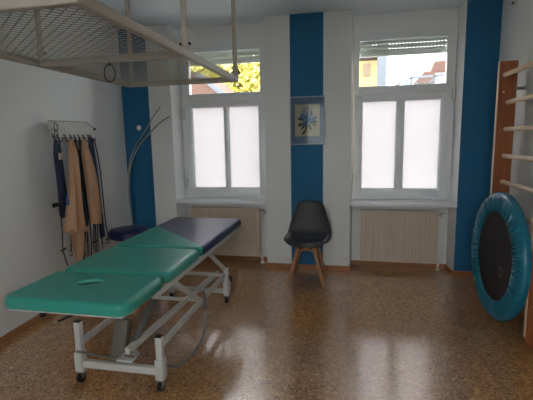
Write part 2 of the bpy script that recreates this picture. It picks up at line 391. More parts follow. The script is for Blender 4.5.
# ------------------------------------------------------------------ radiators
def radiator(x0, x1, label):
    y0 = D + .12; z0, z1 = .085, .685
    r = thing('radiator', label, 'radiator', ((x0 + x1) / 2, y0, z0), group=None)
    p = MB(); n = int((x1 - x0 - .05) / .0335); w = (x1 - x0 - .05) / n
    poly = [(x0, y0 + .02), (x0, y0 + .004), (x0 + .006, y0), (x0 + .022, y0)]
    for k in range(n):
        a = x0 + .025 + k * w
        poly += [(a + w * .12, y0), (a + w * .3, y0 + .0045), (a + w * .7, y0 + .0045), (a + w * .88, y0)]
    poly += [(x1 - .006, y0), (x1, y0 + .004), (x1, y0 + .02)]
    p.prism(poly, z0 + .02, z1 - .02); p.box(x0, x1, y0, y0 + .02, z0, z0 + .021, .004); p.box(x0, x1, y0, y0 + .02, z1 - .021, z1, .004)
    p.build('front_panel', M['enamel'], r, world=True)
    p = MB(); p.box(x0 + .004, x1 - .004, y0 + .06, y0 + .08, z0 + .005, z1 - .005, .004)
    p.build('rear_panel', M['enamel'], r, world=True)
    for xs in (x0 + .002, x1 - .006): MB().box(xs, xs + .004, y0 + .015, y0 + .06, z0 + .03, z1 - .004).build('side_cover', M['enamel'], r, world=True)
    p = MB(); q = x0 + .01
    while q < x1 - .012: p.box(q, q + .006, y0 + .018, y0 + .062, z1 - .012, z1 - .003); q += .014
    p.build('top_grille', M['enamel'], r, world=True)
    v = MB(); vy = y0 + .04; vz = z1 - .05
    v.tube([(x1 - .004, vy, vz), (x1 + .03, vy, vz)], .011, 10)
    v.build('valve_body', M['chrome'], r, world=True)
    v = MB(); v.lathe([(0, 0), (.014, 0), (.028, .006), (.031, .03), (.028, .05), (.020, .056), (0, .056)], 16, Matrix.Translation((x1 + .038, vy - .02, vz)) @ Matrix.Rotation(PI / 2, 4, 'X'))
    v.build('thermostat_head', M['valve'], r, world=True)
    v = MB(); v.tube([(x1 - .01, vy, z0 + .04), (x1 + .008, vy, z0 + .04), (x1 + .014, vy, z0 + .03), (x1 + .014, vy, 0.0)], .010, 8)
    v.lathe([(0.011, 0), (.026, .0), (.026, .012), (.016, .02), (.011, .022)], 16, Matrix.Translation((x1 + .014, vy, 0)))
    v.lathe([(0.011, 0.05), (.017, .055), (.017, .085), (.011, .09)], 12, Matrix.Translation((x1 + .014, vy, 0)))
    v.build('supply_pipe', M['valve'], r, world=True)
    for bx in (x0 + .15, x1 - .15):
        MB().box(bx, bx + .03, y0 + .08, D + .2385, z1 - .2, z1 - .15).build('wall_bracket', M['enamel'], r, world=True)
    return r
radiator(-1.93, -1.052, 'cream ribbed radiator under the window behind the treatment table')
radiator(.13, .968, 'cream ribbed radiator under the right window, fully in view')

# ------------------------------------------------------------------ framed picture on the blue stripe
px0, px1, pz0, pz1 = -.655, -.272, 1.43, 1.952; py = D
pic = thing('framed_picture', 'framed blue flower print hanging on the middle blue wall stripe', 'picture', ((px0 + px1) / 2, py, pz0))
t = .012
f = MB(); f.box(px0, px0 + t, py - .02, py, pz0, pz1, .002); f.box(px1 - t, px1, py - .02, py, pz0, pz1, .002)
f.box(px0, px1, py - .02, py, pz0, pz0 + t, .002); f.box(px0, px1, py - .02, py, pz1 - t, pz1, .002)
f.build('frame', M['silver'], pic, world=True)
MB().box(px0 + .01, px1 - .01, py - .008, py - .002, pz0 + .01, pz1 - .01).build('mount_card', M['passe'], pic, world=True)
pr = MB().box(-.598, -.328, py - .0095, py - .0075, 1.522, 1.868).build('print_sheet', M['paper'], pic, world=True)
def blob(mb, cx, cz, a, bb, rot, y, n=10):
    pts = [(cx + math.cos(t_) * a * math.cos(rot) - math.sin(t_) * bb * math.sin(rot), cz + math.cos(t_) * a * math.sin(rot) + math.sin(t_) * bb * math.cos(rot)) for t_ in [2 * PI * k / n for k in range(n)]]
    mb.prism(pts, -.0004, .0004, Matrix.Translation((0, y, 0)) @ Matrix.Rotation(PI / 2, 4, 'X'))
fl = MB(); rr = random.Random(3)
fl.mi = 2
for a in (-2.6, -2.2, -.5, -.15, 2.9, .35, -1.2, -1.75):
    blob(fl, -.462 + .075 * math.cos(a), 1.70 + .075 * math.sin(a) - .01, .04, .012, a, py - .0100)
blob(fl, -.54, 1.655, .025, .014, .3, py - .0100); blob(fl, -.50, 1.565, .035, .012, .9, py - .0100); blob(fl, -.475, 1.60, .05, .004, 1.5, py - .0100)
for k in range(26):
    a = rr.uniform(0, 2 * PI); q = rr.uniform(.005, .075); fl.mi = rr.choice((0, 0, 1))
    blob(fl, -.462 + q * math.cos(a), 1.715 + q * .85 * math.sin(a), .030, .012, a, py - .0108 - k * .00002)
fl.mi = 0
for dx, hh in ((-.025, .10), (.012, .12), (.035, .08), (-.045, .06)):
    blob(fl, -.462 + dx, 1.76 + hh * .4, hh * .45, .006, PI / 2 - dx * 3, py - .0106)
fo = fl.build('flower_motif', [M['petal'], M['petal2'], M['leafprint']], pr, world=True); fo['label'] = 'blue flower head with dark leaves'
MB().box(px0 + .011, px1 - .011, py - .0145, py - .0130, pz0 + .011, pz1 - .011).build('glass_pane', M['picglass'], pic, world=True)

tag(MB().lathe([(0, 0), (.012, 0), (.013, .01), (.026, .016), (.03, .026), (.024, .036), (0, .04)], 20, Matrix.Rotation(PI / 2, 4, 'X')).build('wall_button', M['valve']),
    'small round white knob on the blue stripe in the left corner', 'knob').location = (-2.472, D, 1.66)

# small fitting high on the right wall
sw = thing('wall_fitting', 'small pale fitting high up on the right wall near the ceiling', 'wall fitting', (WRX, 4.19, 2.66))
MB().box(-.012, 0, -.04, .04, -.05, .05, .003).build('back_plate', M['valve'], sw)
MB().tube([(-.012, 0.01, 0), (-.03, 0.01, 0)], .014, 12).build('screw_cap', M['grey_metal'], sw)

# ------------------------------------------------------------------ wall bars
wbx = 1.236
bars = thing('wall_bars', 'wooden wall bars with pale round rungs on the right wall', 'wall bars', (wbx + .07, 3.47, 0))
for y in (3.03, 3.90):
    p = MB(); p.prism([(0.03, 0), (.14, 0), (.14, 2.115), (0.0, 2.115), (0.0, .06)], -.016, .016, Matrix.Translation((wbx, y, 0)) @ Matrix.Rotation(PI / 2, 4, 'X'))
    sp = p.build('side_plank', M['orange_wood'], bars, world=True)
    e = MB().box(wbx - .006, wbx, y - .0165, y + .0165, .065, 2.116, .002).build('plank_edge', M['pale_edge'], sp, world=True); e['label'] = 'pale front edge strip of the plank'
    for z in (1.86, .3):
        MB().lathe([(0, 0), (.009, 0), (.007, .004), (0, .005)], 10, Matrix.Translation((wbx + .04, y - .016, z)) @ Matrix.Rotation(PI / 2, 4, 'X')).build('screw_head', M['pale_edge'], sp, world=True)
for k in range(10):
    z = 2.0 - .2275 * k
    if z < .05: break
    dx = .045 if k == 0 else .075
    MB().tube([(wbx + dx, 3.03, z), (wbx + dx, 3.9, z)], [.02, .02], 14).build('rung', M['rung'], bars, world=True)
for y in (3.03, 3.90):
    for z in (1.885, .5):
        br = MB(); br.box(wbx + .14, WRX, y - .012, y - .006, z - .012, z + .012); br.box(WRX - .006, WRX, y - .05, y - .006, z - .014, z + .014)
        br.box(wbx + .13, wbx + .146, y - .024, y - .004, z - .014, z + .014)
        br.build('wall_bracket', M['grey_metal'], bars, world=True)

# ------------------------------------------------------------------ mini trampoline leaning on the bars
R = .51; tilt = math.radians(1.6)
tm = Matrix.Translation((1.150, 3.440, R * math.cos(tilt) + .035)) @ Matrix.Rotation(math.radians(2.2), 4, 'Z') @ Matrix.Rotation(-PI / 2 + tilt, 4, 'Y')
# local: x = up-ish / y = along / z = towards the room (-X)
tr = thing('mini_trampoline', 'round black mini trampoline with wrinkled teal rim leaning on the wall bars', 'trampoline', (1.14, 3.445, 0))
p = MB(); nseg = 360; ring = []
profile = [(.352, .012), (.362, .024), (.385, .030), (.42, .033), (.455, .031), (.485, .024), (.503, .008), (R, -.012), (R - .002, -.035), (R - .012, -.046), (.46, -.03), (.40, -.012), (.36, .002)]
fold = [0.0] * nseg; rr = random.Random(5)
ph = 0
nf = 92; offs = [rr.uniform(-.35, .35) for _ in range(nf)]; amp = [rr.uniform(.4, 1.2) for _ in range(nf)]
for i in range(nseg):
    u = i / nseg * nf; k = int(u) % nf; q = u - int(u) + offs[k] * math.sin(PI * (u - int(u)))
    fold[i] = (math.cos(2 * PI * q)) * (amp[k] * (1 - (u - int(u))) + amp[(k + 1) % nf] * (u - int(u)))
for i in range(nseg):
    a = 2 * PI * i / nseg
    rowv = []
    for j, (r_, z_) in enumerate(profile):
        t_ = min(1, max(0, (r_ - .352) / .16)); wgt = math.sin(PI * min(1, t_ * .9 + .12)) if z_ > -.02 else .35
        sk_ = a + .03 * math.sin(i * .7) * t_
        rowv.append(p.bm.verts.new(tm @ V3((r_ * math.cos(sk_), r_ * math.sin(sk_), z_ + (0.0105 - .006 * t_) * fold[i] * wgt))))
    ring.append(rowv)
for i in range(nseg):
    a, c = ring[i], ring[(i + 1) % nseg]
    for j in range(len(profile)): p.bm.faces.new((a[j], a[(j + 1) % len(profile)], c[(j + 1) % len(profile)], c[j]))
po = p.build('rim_pad', M['teal'], tr, ang=1.2, world=True); po['label'] = 'wrinkled teal rim cover'
mt = MB().lathe([(0, .004), (.365, .004), (.365, .000), (0, .000)], 64, tm).build('jump_mat', M['matblack'], tr, world=True)
lg = MB()
lm = tm @ Matrix.Translation((-.10, -.13, .0045)) @ Matrix.Scale(.75, 4)
def swirl(pts, r): lg.tube([lm @ V3((x, y, 0)) for x, y in pts], r, 6)
swirl(smooth_pts([(.05, 0, 0), (.03, -.03, 0), (-.005, -.02, 0), (-.005, .01, 0), (-.04, .02, 0), (-.055, -.012, 0)], 6) and [(v.x, v.y) for v in smooth_pts([(.05, 0, 0), (.03, -.03, 0), (-.005, -.02, 0), (-.005, .01, 0), (-.04, .02, 0), (-.055, -.012, 0)], 6)], .004)
swirl([(.03, .015), (.06, .02)], .005); swirl([(-.02, -.035), (-.045, -.04)], .004)
lo = lg.build('logo_print', M['logo'], mt, world=True); lo['label'] = 'small pale curved emblem on the mat'
fr = MB(); fr.tube([tm @ V3((.485 * math.cos(2 * PI * k / 72), .485 * math.sin(2 * PI * k / 72), -.022)) for k in range(72)], .0125, 8, True)
fr.build('rim_tube', M['grey_metal'], tr, world=True)

# ------------------------------------------------------------------ shell chair
ch = thing('shell_chair', 'charcoal shell chair with padded seat and splayed wooden legs against the blue stripe', 'chair', (-.425, 4.145, 0), math.radians(-3))
prof = [(-.235, .425, .150), (-.226, .444, .188), (-.165, .455, .222), (-.06, .459, .236), (.06, .463, .238), (.125, .474, .236), (.172, .512, .230), (.198, .58, .214), (.214, .655, .190), (.231, .735, .160), (.247, .80, .138), (.252, .825, .118)]
def shell(u, v, k=1.0):
    s = u * (len(prof) - 1); i = min(int(s), len(prof) - 2); f_ = s - i
    def cr(c):
        a = prof[max(i - 1, 0)][c]; b_ = prof[i][c]; c_ = prof[i + 1][c]; d_ = prof[min(i + 2, len(prof) - 1)][c]
        return .5 * (2 * b_ + (c_ - a) * f_ + (2 * a - 5 * b_ + 4 * c_ - d_) * f_ * f_ + (3 * b_ - a - 3 * c_ + d_) * f_ ** 3)
    y, z, w = cr(0), cr(1), cr(2); t_ = 2 * v - 1; back = min(1, max(0, (s - 4.5) / 2.5))
    x = w * t_
    bl = abs(t_) ** 2.4
    z += (1 - back) * .018 * bl * min(1, s / 1.5); y += .055 * abs(t_) ** 3 * max(0, 1 - s / 2.2); y -= back * .055 * bl
    if u > .93: z -= .02 * abs(t_) ** 3 * (u - .93) / .07
    return (x, y, z)
MB().sheet(shell, 36, 20, .009).build('seat_shell', M['shell'], ch, ang=1.2)
def padtop(u, v):
    u2 = .015 + u * .40; x, y, z = shell(u2, .04 + .92 * v); e = min(u, 1 - u, v, 1 - v) * 8; e = min(1, e)
    return (x, y, z + .006 + .022 * math.sqrt(max(0, 1 - (1 - e) ** 2)))
MB().sheet(padtop, 30, 24, .012).build('seat_pad', M['pad'], ch, ang=1.2)
legs = [((-.075, -.11), (-.188, -.175)), ((.075, -.11), (.188, -.175)), ((-.075, .10), (-.175, .165)), ((.075, .10), (.175, .165))]
for (tx, ty), (bx, by) in legs:
    MB().tube([(bx, by, 0.0), (tx + (bx - tx) * .5, ty + (by - ty) * .5, .2), (tx, ty, .425)], [.0125, .018, .02], 12).build('leg', M['beech'], ch)
cb = MB(); cb.bar((-.095, -.122, .35), (.095, .112, .35), .02, .03); cb.bar((.095, -.122, .352), (-.095, .112, .352), .02, .03); cb.box(-.09, .09, -.12, .11, .415, .437, .004)
cb.build('cross_brace', M['beech'], ch)

# ------------------------------------------------------------------ treatment table
tb = thing('treatment_table', 'height adjustable treatment table with green and navy vinyl cushions', 'treatment table', (-1.34, 2.76, 0), 0.0)
TX0, TX1 = -.342, .342; ZT, ZB = .762, .697
YN, Y1, Y2, YF = -1.175, -.74, -.185, .905
def cushion(y0, y1, name, mat, bev=.028):
    m = MB(); m.box(TX0, TX1, y0, y1, ZB, ZT, 0)
    # big vertical corner rounding then soft horizontal edges
    bm = m.bm
    ve = [e for e in bm.edges if abs(e.verts[0].co.z - e.verts[1].co.z) > .01]
    bmesh.ops.bevel(bm, geom=ve, offset=.06, segments=6, profile=.5, affect='EDGES')
    he = [e for e in bm.edges if e.verts[0].co.z > ZT - 1e-4 and e.verts[1].co.z > ZT - 1e-4]
    bmesh.ops.bevel(bm, geom=he, offset=bev, segments=5, profile=.5, affect='EDGES')
    he = [e for e in bm.edges if e.verts[0].co.z < ZB + 1e-4 and e.verts[1].co.z < ZB + 1e-4]
    bmesh.ops.bevel(bm, geom=he, offset=.012, segments=2, profile=.5, affect='EDGES')
    return m
g = .012
hc = cushion(YN, Y1 - g, 'head', None).build('head_cushion', M['green'], tb, ang=1.0)
hy = -.915; hx = -.016
def face_hole(o):
    cut = MB(); SC = Matrix.Translation((hx, hy, 0)) @ Matrix.Rotation(.5, 4, 'Z') @ Matrix.Diagonal((.98, .60, 1, 1))
    cut.lathe([(0, ZB - .05), (.098, ZB - .05), (.098, ZT - .030), (.072, ZT - .014), (.074, ZT - .007), (.078, ZT - .002), (.083, ZT + .0005), (.09, ZT + .004), (.09, ZT + .05), (0, ZT + .05)], 40, SC)
    co = cut.build('cutter', M['green'], tb)
    md = o.modifiers.new('b', 'BOOLEAN'); md.operation = 'DIFFERENCE'; md.object = co; md.solver = 'EXACT'
    bpy.context.view_layer.update()
    ev = o.evaluated_get(bpy.context.evaluated_depsgraph_get()); nm = bpy.data.meshes.new_from_object(ev)
    o.modifiers.clear(); o.data = nm; bpy.data.objects.remove(co)
face_hole(hc)
for q_ in (hc,):
    wn = q_.modifiers.new('wn', 'WEIGHTED_NORMAL'); wn.keep_sharp = True; wn.weight = 100
hc['label'] = 'green head section with face hole'
cushion(Y1 + g * .2, Y2 - g, 'mid', None).build('middle_cushion', M['green'], tb, ang=1.0)
# far section: green triangle sewn to navy
fm = cushion(Y2 + g * .2, YF, 'far', None)
tri_y = .50
n_ = V3((Y2 + .03 - tri_y, -(TX1 - TX0), 0)).normalized()   # normal of the seam plane
bmesh.ops.bisect_plane(fm.bm, geom=fm.bm.verts[:] + fm.bm.edges[:] + fm.bm.faces[:], plane_co=(TX0, tri_y, 0), plane_no=n_)
for f_ in fm.bm.faces:
    c_ = f_.calc_center_median(); f_.material_index = 0 if (c_ - V3((TX0, tri_y, c_.z))).dot(n_) > 0 else 1
fc = fm.build('foot_cushion', [M['green'], M['navy']], tb, ang=1.0); fc['label'] = 'long section, green triangle and navy remainder'
# backing boards and top frame
W = M['white_metal']
for a, c in ((YN + .02, Y1 - .03), (Y1 + .02, Y2 - .03), (Y2 + .02, YF - .02)):
    cbo = MB().box(TX0 + .03, TX1 - .03, a, c, ZB - .012, ZB + .002, .003).build('cushion_board', M['white_metal'], tb)
    if a < YN + .1: face_hole(cbo)
f = MB()
for x in (-.30, .30): f.box(x - .015, x + .015, Y1 - .08, YF - .03, ZB - .05, ZB - .014, .003)
for y in (Y1 - .05, Y2, .45, YF - .06): f.box(-.30, .30, y - .015, y + .015, ZB - .05, ZB - .016, .003)
f.build('top_frame', W, tb)
for x in (-.22, .22): MB().box(x - .012, x + .012, YN + .08, Y1 - .02, ZB - .04, ZB - .014, .003).build('head_support', W, tb)
for x, y, lx in ((-.235, -1.02, 0), (-.08, -.98, -1)):
    l = MB(); l.box(x - .012, x + .012, y - .012, y + .012, ZB - .10, ZB - .012, .003)
    if lx: l.bar((x, y, ZB - .095), (x - .075, y - .03, ZB - .125), .016, .012, .003); l.bar((x, y, ZB - .095), (x + .04, y + .02, ZB - .1), .014, .012, .003)
    l.build('adjusting_lever', M['black'], tb).__setitem__('label', 'black adjusting lever')
# lower frame: two end frames on castors joined by rails
NY, FY, PX = -.665, .685, .272; BX = -.038
def post(x, y, zt):
    p = MB(); p.box(x - .02, x + .02, y - .02, y + .02, .06, zt, .004); o = p.build('post', W, tb)
    MB().box(x - .0195, x + .0195, y - .0195, y + .0195, zt - .002, zt + .006, .002).build('end_cap', M['black'], o)
    p = MB(); s_ = 1 if y < 0 else -1
    p.box(x - .026, x + .026, y - .034, y + .03, .075, .205, .006); p.build('foot_box', W, o)
    c = MB(); c.tube([(x - .012, y - .012, .032), (x + .012, y - .012, .032)], .032, 18)
    c.build('castor_wheel', M['black'], o)
    c = MB(); c.box(x - .019, x - .014, y - .03, y + .012, .03, .08, .002); c.box(x + .014, x + .019, y - .03, y + .012, .03, .08, .002); c.box(x - .019, x + .019, y - .03, y + .012, .065, .08, .002)
    c.build('castor_fork', M['grey_metal'], o)
    if y > 0:
        k = MB(); k.tube([(x + .02, y, .25), (x + .05, y, .25)], .012, 10); k.tube([(x + .045, y, .25), (x + .055, y - .02, .21)], .009, 8); k.build('brake_lever', M['black'], o)
post(-PX + BX, NY, .40); post(PX + BX, NY, .345); post(-PX + BX, FY, .345); post(PX + BX, FY, .345)
f = MB(); f.box(-PX + BX, PX + BX, NY - .018, NY + .018, .10, .145, .004); f.build('cross_beam', W, tb)
f = MB(); f.box(-PX + BX, PX + BX, FY - .018, FY + .018, .09, .13, .004); f.box(-PX + BX, PX + BX, FY - .012, FY + .012, .25, .28, .003); f.build('cross_beam', W, tb)
for x in (-PX + .01 + BX, PX - .015 + BX):
    MB().bar((x, NY + .0, .265), (x, FY, .265), .026, .042, .004, up=(0, 0, 1)).build('side_rail', W, tb)
    MB().bar((x - .002, -.50, ZB - .04), (x - .002, .06, .275), .024, .036, .004).build('lift_arm', W, tb)
    MB().bar((x - .002, .17, ZB - .04), (x - .002, .76, .275), .024, .036, .004).build('lift_arm', W, tb)
f = MB(); f.bar((.10, -.80, .31), (.10, .83, .235), .03, .042, .004); f.build('centre_rail', W, tb)
MB().tube([(-PX + BX, .06, .275), (PX + BX, .06, .275)], .014, 10).build('pivot_shaft', W, tb)
MB().tube([(-PX + BX, .66, .275), (PX + BX, .66, .275)], .014, 10).build('pivot_shaft', W, tb)
# lifting column and motor box
a0, a1 = V3((.085, -.76, .27)), V3((.09, -.16, .66))
m_ = MB(); m_.tube([a0, a0.lerp(a1, .62)], .022, 14); mo = m_.build('lift_actuator', M['grey_metal'], tb)
MB().tube([a0.lerp(a1, .6), a1], .013, 12).build('actuator_rod', M['chrome'], mo)
bx = MB(); bx.box(-.05, .045, -.03, .03, 0, .24, .012, 2, Matrix.Translation((-.05, -.66, .17)) @ Matrix.Rotation(math.radians(-22), 4, 'X')); bx.build('motor_box', pbr('pale_grey_housing', rgb(108, 102, 94), .5), tb)
MB().box(.03, .13, -.81, -.71, .245, .257, .003).build('motor_plate', W, tb)
MB().tube([(-.31, NY - .03, .215), (.06, NY - .06, .20)], .007, 8).build('pedal_bar', M['grey_metal'], tb)
j = MB(); j.lathe([(0, -.03), (.022, -.03), (.022, .03), (0, .03)], 14, Matrix.Translation((.115, -.78, .285)) @ Matrix.Rotation(PI / 2, 4, 'Y')); j.build('pivot_joint', M['chrome'], tb)

# hand control hanging from the side rail
hcn = thing('hand_control', 'grey hand control hanging from the treatment table rail', 'hand control', (-1.105, 2.86, .12))
h = MB(); h.box(-.014, .014, -.024, .024, .06, .185, .008); h.build('handset', M['grey_metal'], hcn)
h = MB(); h.tube([(.0, 0, .18), (0, 0, .20), (-.008, .0, .215)], .005, 6); h.build('hook', M['black'], hcn)
ctr = smooth_pts([(-1.105, 2.86, .18), (-1.08, 2.78, .09), (-1.06, 2.66, .045), (-1.06, 2.45, .03), (-1.08, 2.28, .05), (-1.09, 2.16, .12)], 60)
co = []
for i, p_ in enumerate(ctr):
    a = i * 1.25; co.append(p_ + V3((math.cos(a), .2 * math.sin(a), math.sin(a))) * .008)
MB().tube(co, .0028, 5).build('coil_cord', M['grey_metal'], hcn, world=True)

# ------------------------------------------------------------------ stool behind the table
st = thing('round_stool', 'round dark blue padded stool behind the treatment table', 'stool', (-2.275, 3.80, 0))
MB().lathe([(0, .50), (.15, .50), (.195, .506), (.207, .52), (.21, .55), (.205, .575), (.19, .59), (.16, .597), (0, .60)], 48).build('seat', M['stool'], st)
MB().lathe([(0, .485), (.12, .485), (.12, .50), (0, .50)], 24).build('seat_plate', M['black'], st)
c = MB(); c.lathe([(0, .08), (.028, .08), (.028, .30), (.018, .30), (.018, .488), (0, .488)], 18); c.build('gas_column', M['chrome'], st)
for k in range(5):
    a = 2 * PI * k / 5 + .3; ca, sa = math.cos(a), math.sin(a)
    l = MB(); l.tube([(.02 * ca, .02 * sa, .115), (.13 * ca, .13 * sa, .10), (.24 * ca, .24 * sa, .072)], [.022, .018, .013], 10); lo = l.build('leg', M['black'], st)
    w = MB(); w.tube([(.24 * ca - sa * .02, .24 * sa + ca * .02, .026), (.24 * ca + sa * .02, .24 * sa - ca * .02, .026)], .026, 14); w.tube([(.24 * ca, .24 * sa, .05), (.24 * ca, .24 * sa, .075)], .008, 8); w.build('castor_wheel', M['black'], lo)

# ------------------------------------------------------------------ pair of arching rods in the corner
ar = thing('arched_stand', 'two thin grey metal rods arching to the right behind the blue stool', 'stand', (-2.56, 4.36, 0))
MB().lathe([(0, 0), (.06, 0), (.06, .012), (.02, .02), (0, .02)], 24).build('base_plate', M['grey_metal'], ar)
MB().tube(smooth_pts([(-2.565, 4.36, .018), (-2.572, 4.36, .47), (-2.580, 4.36, .80), (-2.575, 4.36, 1.05), (-2.552, 4.36, 1.20), (-2.505, 4.36, 1.35), (-2.42, 4.36, 1.49), (-2.30, 4.36, 1.64), (-2.205, 4.36, 1.775), (-2.11, 4.36, 1.885)], 5), .0075, 8).build('rod', M['wire'], ar, world=True)
MB().tube(smooth_pts([(-2.548, 4.34, .018), (-2.55, 4.34, .47), (-2.565, 4.34, .80), (-2.560, 4.34, 1.02), (-2.525, 4.34, 1.20), (-2.44, 4.34, 1.385), (-2.345, 4.34, 1.505), (-2.25, 4.34, 1.595), (-2.12, 4.34, 1.705), (-1.996, 4.34, 1.772)], 5), .0085, 8).build('rod', M['wire'], ar, world=True)

# ------------------------------------------------------------------ hanging mesh frame over the table
ZR = 1.95
hf = thing('hanging_mesh_rack', 'white expanded-metal frame hanging from the ceiling over the treatment table', 'ceiling frame', (-1.345, 2.2, H))
XR, XL, YNr, YM, YFr = -.888, -1.815, 1.245, 2.19, 3.19
def beam(p0, p1, name='beam'):
    m = MB(); m.bar(p0, p1, .034, .04, .003); return m.build(name, M['frame_metal'], hf, world=True)
hz = ZR + .02
beam((XR, YNr, hz), (XR, YFr + .017, hz)); beam((XL, YNr, hz), (XL, YFr + .017, hz))
beam((XL + .017, YNr + .017, hz), (XR - .017, YNr + .017, hz)); beam((XL + .017, YFr, hz), (XR - .017, YFr, hz)); beam((XL + .017, YM, hz), (XR - .017, YM, hz))
m = MB(); lw, sw_ = .058, .046; wd = .0070; th = .0018
x0, x1 = XL + .01, XR - .01; ny = int((YFr - YNr - .02) / (sw_ / 2)); nx = int((x1 - x0) / (lw / 2))
for r_ in range(ny):
    # one zigzag strand between neighbouring rows of openings
    pts = []
    for i in range(nx + 1):
        q = (i + r_) % 2
        for dx in (-.15, .15):
            pts.append(V3((x0 + (i + dx) * lw / 2, YNr + .02 + (r_ + (.46 if q else -.46) + .5) * sw_ / 2, ZR + .024)))
    A = []
    for p_ in pts:
        A.append([m.bm.verts.new(p_ + V3((0, dy, dz))) for dy, dz in ((-wd * .6, -wd * .22), (wd * .6, wd * .22), (wd * .6 - th * .4, wd * .22 + th), (-wd * .6 - th * .4, -wd * .22 + th))])
    for a, c in zip(A, A[1:]):
        for k in range(4): m.bm.faces.new((a[k], a[(k + 1) % 4], c[(k + 1) % 4], c[k]))
m.build('mesh_panel', M['mesh_metal'], hf, ang=.3, world=True)
for x, y, r_ in ((XR - .004, YFr, .019), (XL + .03, YFr, .017), (XR - .005, YM, .0165), (XL + .012, YM, .0165)):
    o = MB().tube([(x, y, hz - .015), (x, y, H)], r_, 12).build('hanging_rod', M['frame_metal'], hf, world=True)
    MB().lathe([(r_, 0), (.05, 0), (.05, -.006), (r_, -.012)], 20, Matrix.Translation((x, y, H))).build('ceiling_flange', M['frame_metal'], o, world=True)
    k = MB(); zb = ZR + .075
    k.tube([(x - r_ - .016, y, zb), (x + r_ + .016, y, zb)], .008, 8); k.build('clamp_bolt', M['black'], o, world=True)
    k = MB(); k.lathe([(r_, -.05), (r_ + .005, -.05), (r_ + .005, .05), (r_, .05)], 14, Matrix.Translation((x, y, zb - .01))); k.build('clamp_sleeve', M['frame_metal'], o, world=True)

cr_ = MB(); cx, cy = -1.36, 2.185
cr_.tube([(cx + .031 * math.cos(2 * PI * k / 32), cy + .006 * math.cos(2 * PI * k / 32), 1.892 + .047 * math.sin(2 * PI * k / 32)) for k in range(32)], .003, 8, True)
cr_.tube([(cx, cy, 1.935), (cx + .004, cy, 1.955), (cx, cy, 1.975)], .004, 6)
tag(cr_.build('hanging_ring', M['black'], loc=(cx, cy, 1.94)), 'black oval snap ring hanging below the mesh frame', 'ring')

# ------------------------------------------------------------------ wire rack with slings on the left wall
def L(y, z, o=0.0): return V3((WLX(y) + o, y, z))
rk = thing('hanging_wire_rack', 'pale wire hook rack fixed to the left wall', 'hook rack', tuple(L(3.37, 1.62)))
gr = MB()
y0, y1 = 3.09, 3.67
for k in range(15):
    t_ = k / 14; y = y0 + (y1 - y0) * t_
    gr.tube([L(y, 1.69, .07), L(y, 1.62, .085), L(y, 1.555, .10)], .0022, 5)
for k in range(6):
    z = 1.69 - .135 * k / 5; o_ = .07 + .03 * k / 5
    gr.tube([L(y0, z, o_), L(y1, z, o_)], .0022, 5)
gr.build('wire_grid', M['rackplate'], rk, world=True)
pl = MB(); pl.sheet(lambda u, v: L(y0 + (y1 - y0) * u, 1.685 - .12 * v, .062 + .028 * v), 2, 2, .003); pl.build('grid_back_plate', M['rackplate'], rk, world=True)
ed = MB(); ed.tube([L(y0, 1.545, .10), L(y0, 1.69, .07), L(y1 - .02, 1.70, .07), L(y1 + .06, 1.635, .10)], .005, 8); ed.tube([L(y0, 1.545, .10), L(y1, 1.545, .10)], .005, 8); ed.tube([L(y0 + .12, 1.66, .0), L(y0 + .12, 1.66, .08)], .005, 8); ed.tube([L(y1 - .1, 1.66, .0), L(y1 - .1, 1.66, .08)], .005, 8)
ed.build('edge_wire', M['wire'], rk, world=True)
e = MB(); e.lathe([(0, -.015), (.011, -.012), (.011, .012), (0, .015)], 10, Matrix.Translation(L(y1 + .065, 1.632, .10))); e.build('end_cap', M['black'], rk, world=True)
hooks = [3.09, 3.14, 3.245, 3.33, 3.385, 3.45, 3.53, 3.61, 3.645]
for y in hooks:
    k = MB(); k.tube(smooth_pts([L(y, 1.575, .095), L(y, 1.54, .115), L(y, 1.512, .122), L(y + .012, 1.518, .142), L(y + .012, 1.545, .146)], 4), .0055, 6); k.build('hook', M['black'], rk, world=True)
# two oval snap rings at the left end of the rack
for i, (y, z) in enumerate(((3.115, 1.635), (3.10, 1.575))):
    q = MB(); q.tube([L(y + .022 * math.cos(2 * PI * k / 24), z + .036 * math.sin(2 * PI * k / 24), .118 + .01 * i) for k in range(24)], .0035, 6, True)
    q.tube([L(y, z + .036, .118 + .01 * i), L(y, z + .042, .085)], .003, 6)
    tag(q.build('snap_ring', M['black'], loc=L(y, z, .12)), ('upper' if i == 0 else 'lower') + ' dark oval snap ring hooked on the left end of the wire rack', 'ring', 'snap rings on the wire rack')

def strap(name, left, right, mat, off, th, waves, label, cat, amp=.012, parent=None):
    """cloth hanging between a left and a right edge polyline [(y,z)...]"""
    Ls = smooth_pts([(0, y, z) for y, z in left], 8); Rs = smooth_pts([(0, y, z) for y, z in right], 8)
    def at(P, u):
        s = u * (len(P) - 1); i = min(int(s), len(P) - 2); return P[i].lerp(P[i + 1], s - i)
    def fn(u, v):
        p = at(Ls, u).lerp(at(Rs, u), v); w = amp * (.35 + .65 * u)
        o = off + w * math.sin(v * PI * 2 * waves + u * 2.2 + waves) + .35 * w * math.sin(v * 9 + u * 5)
        return L(p.y, p.z, o)
    m = MB().sheet(fn, 40, 22, th)
    if parent is not None: return m.build(name, mat, parent, ang=1.2, world=True)
    y, z = left[0]; return tag(m.build(name, mat, ang=1.2, loc=L(y, z, off)), label, cat)

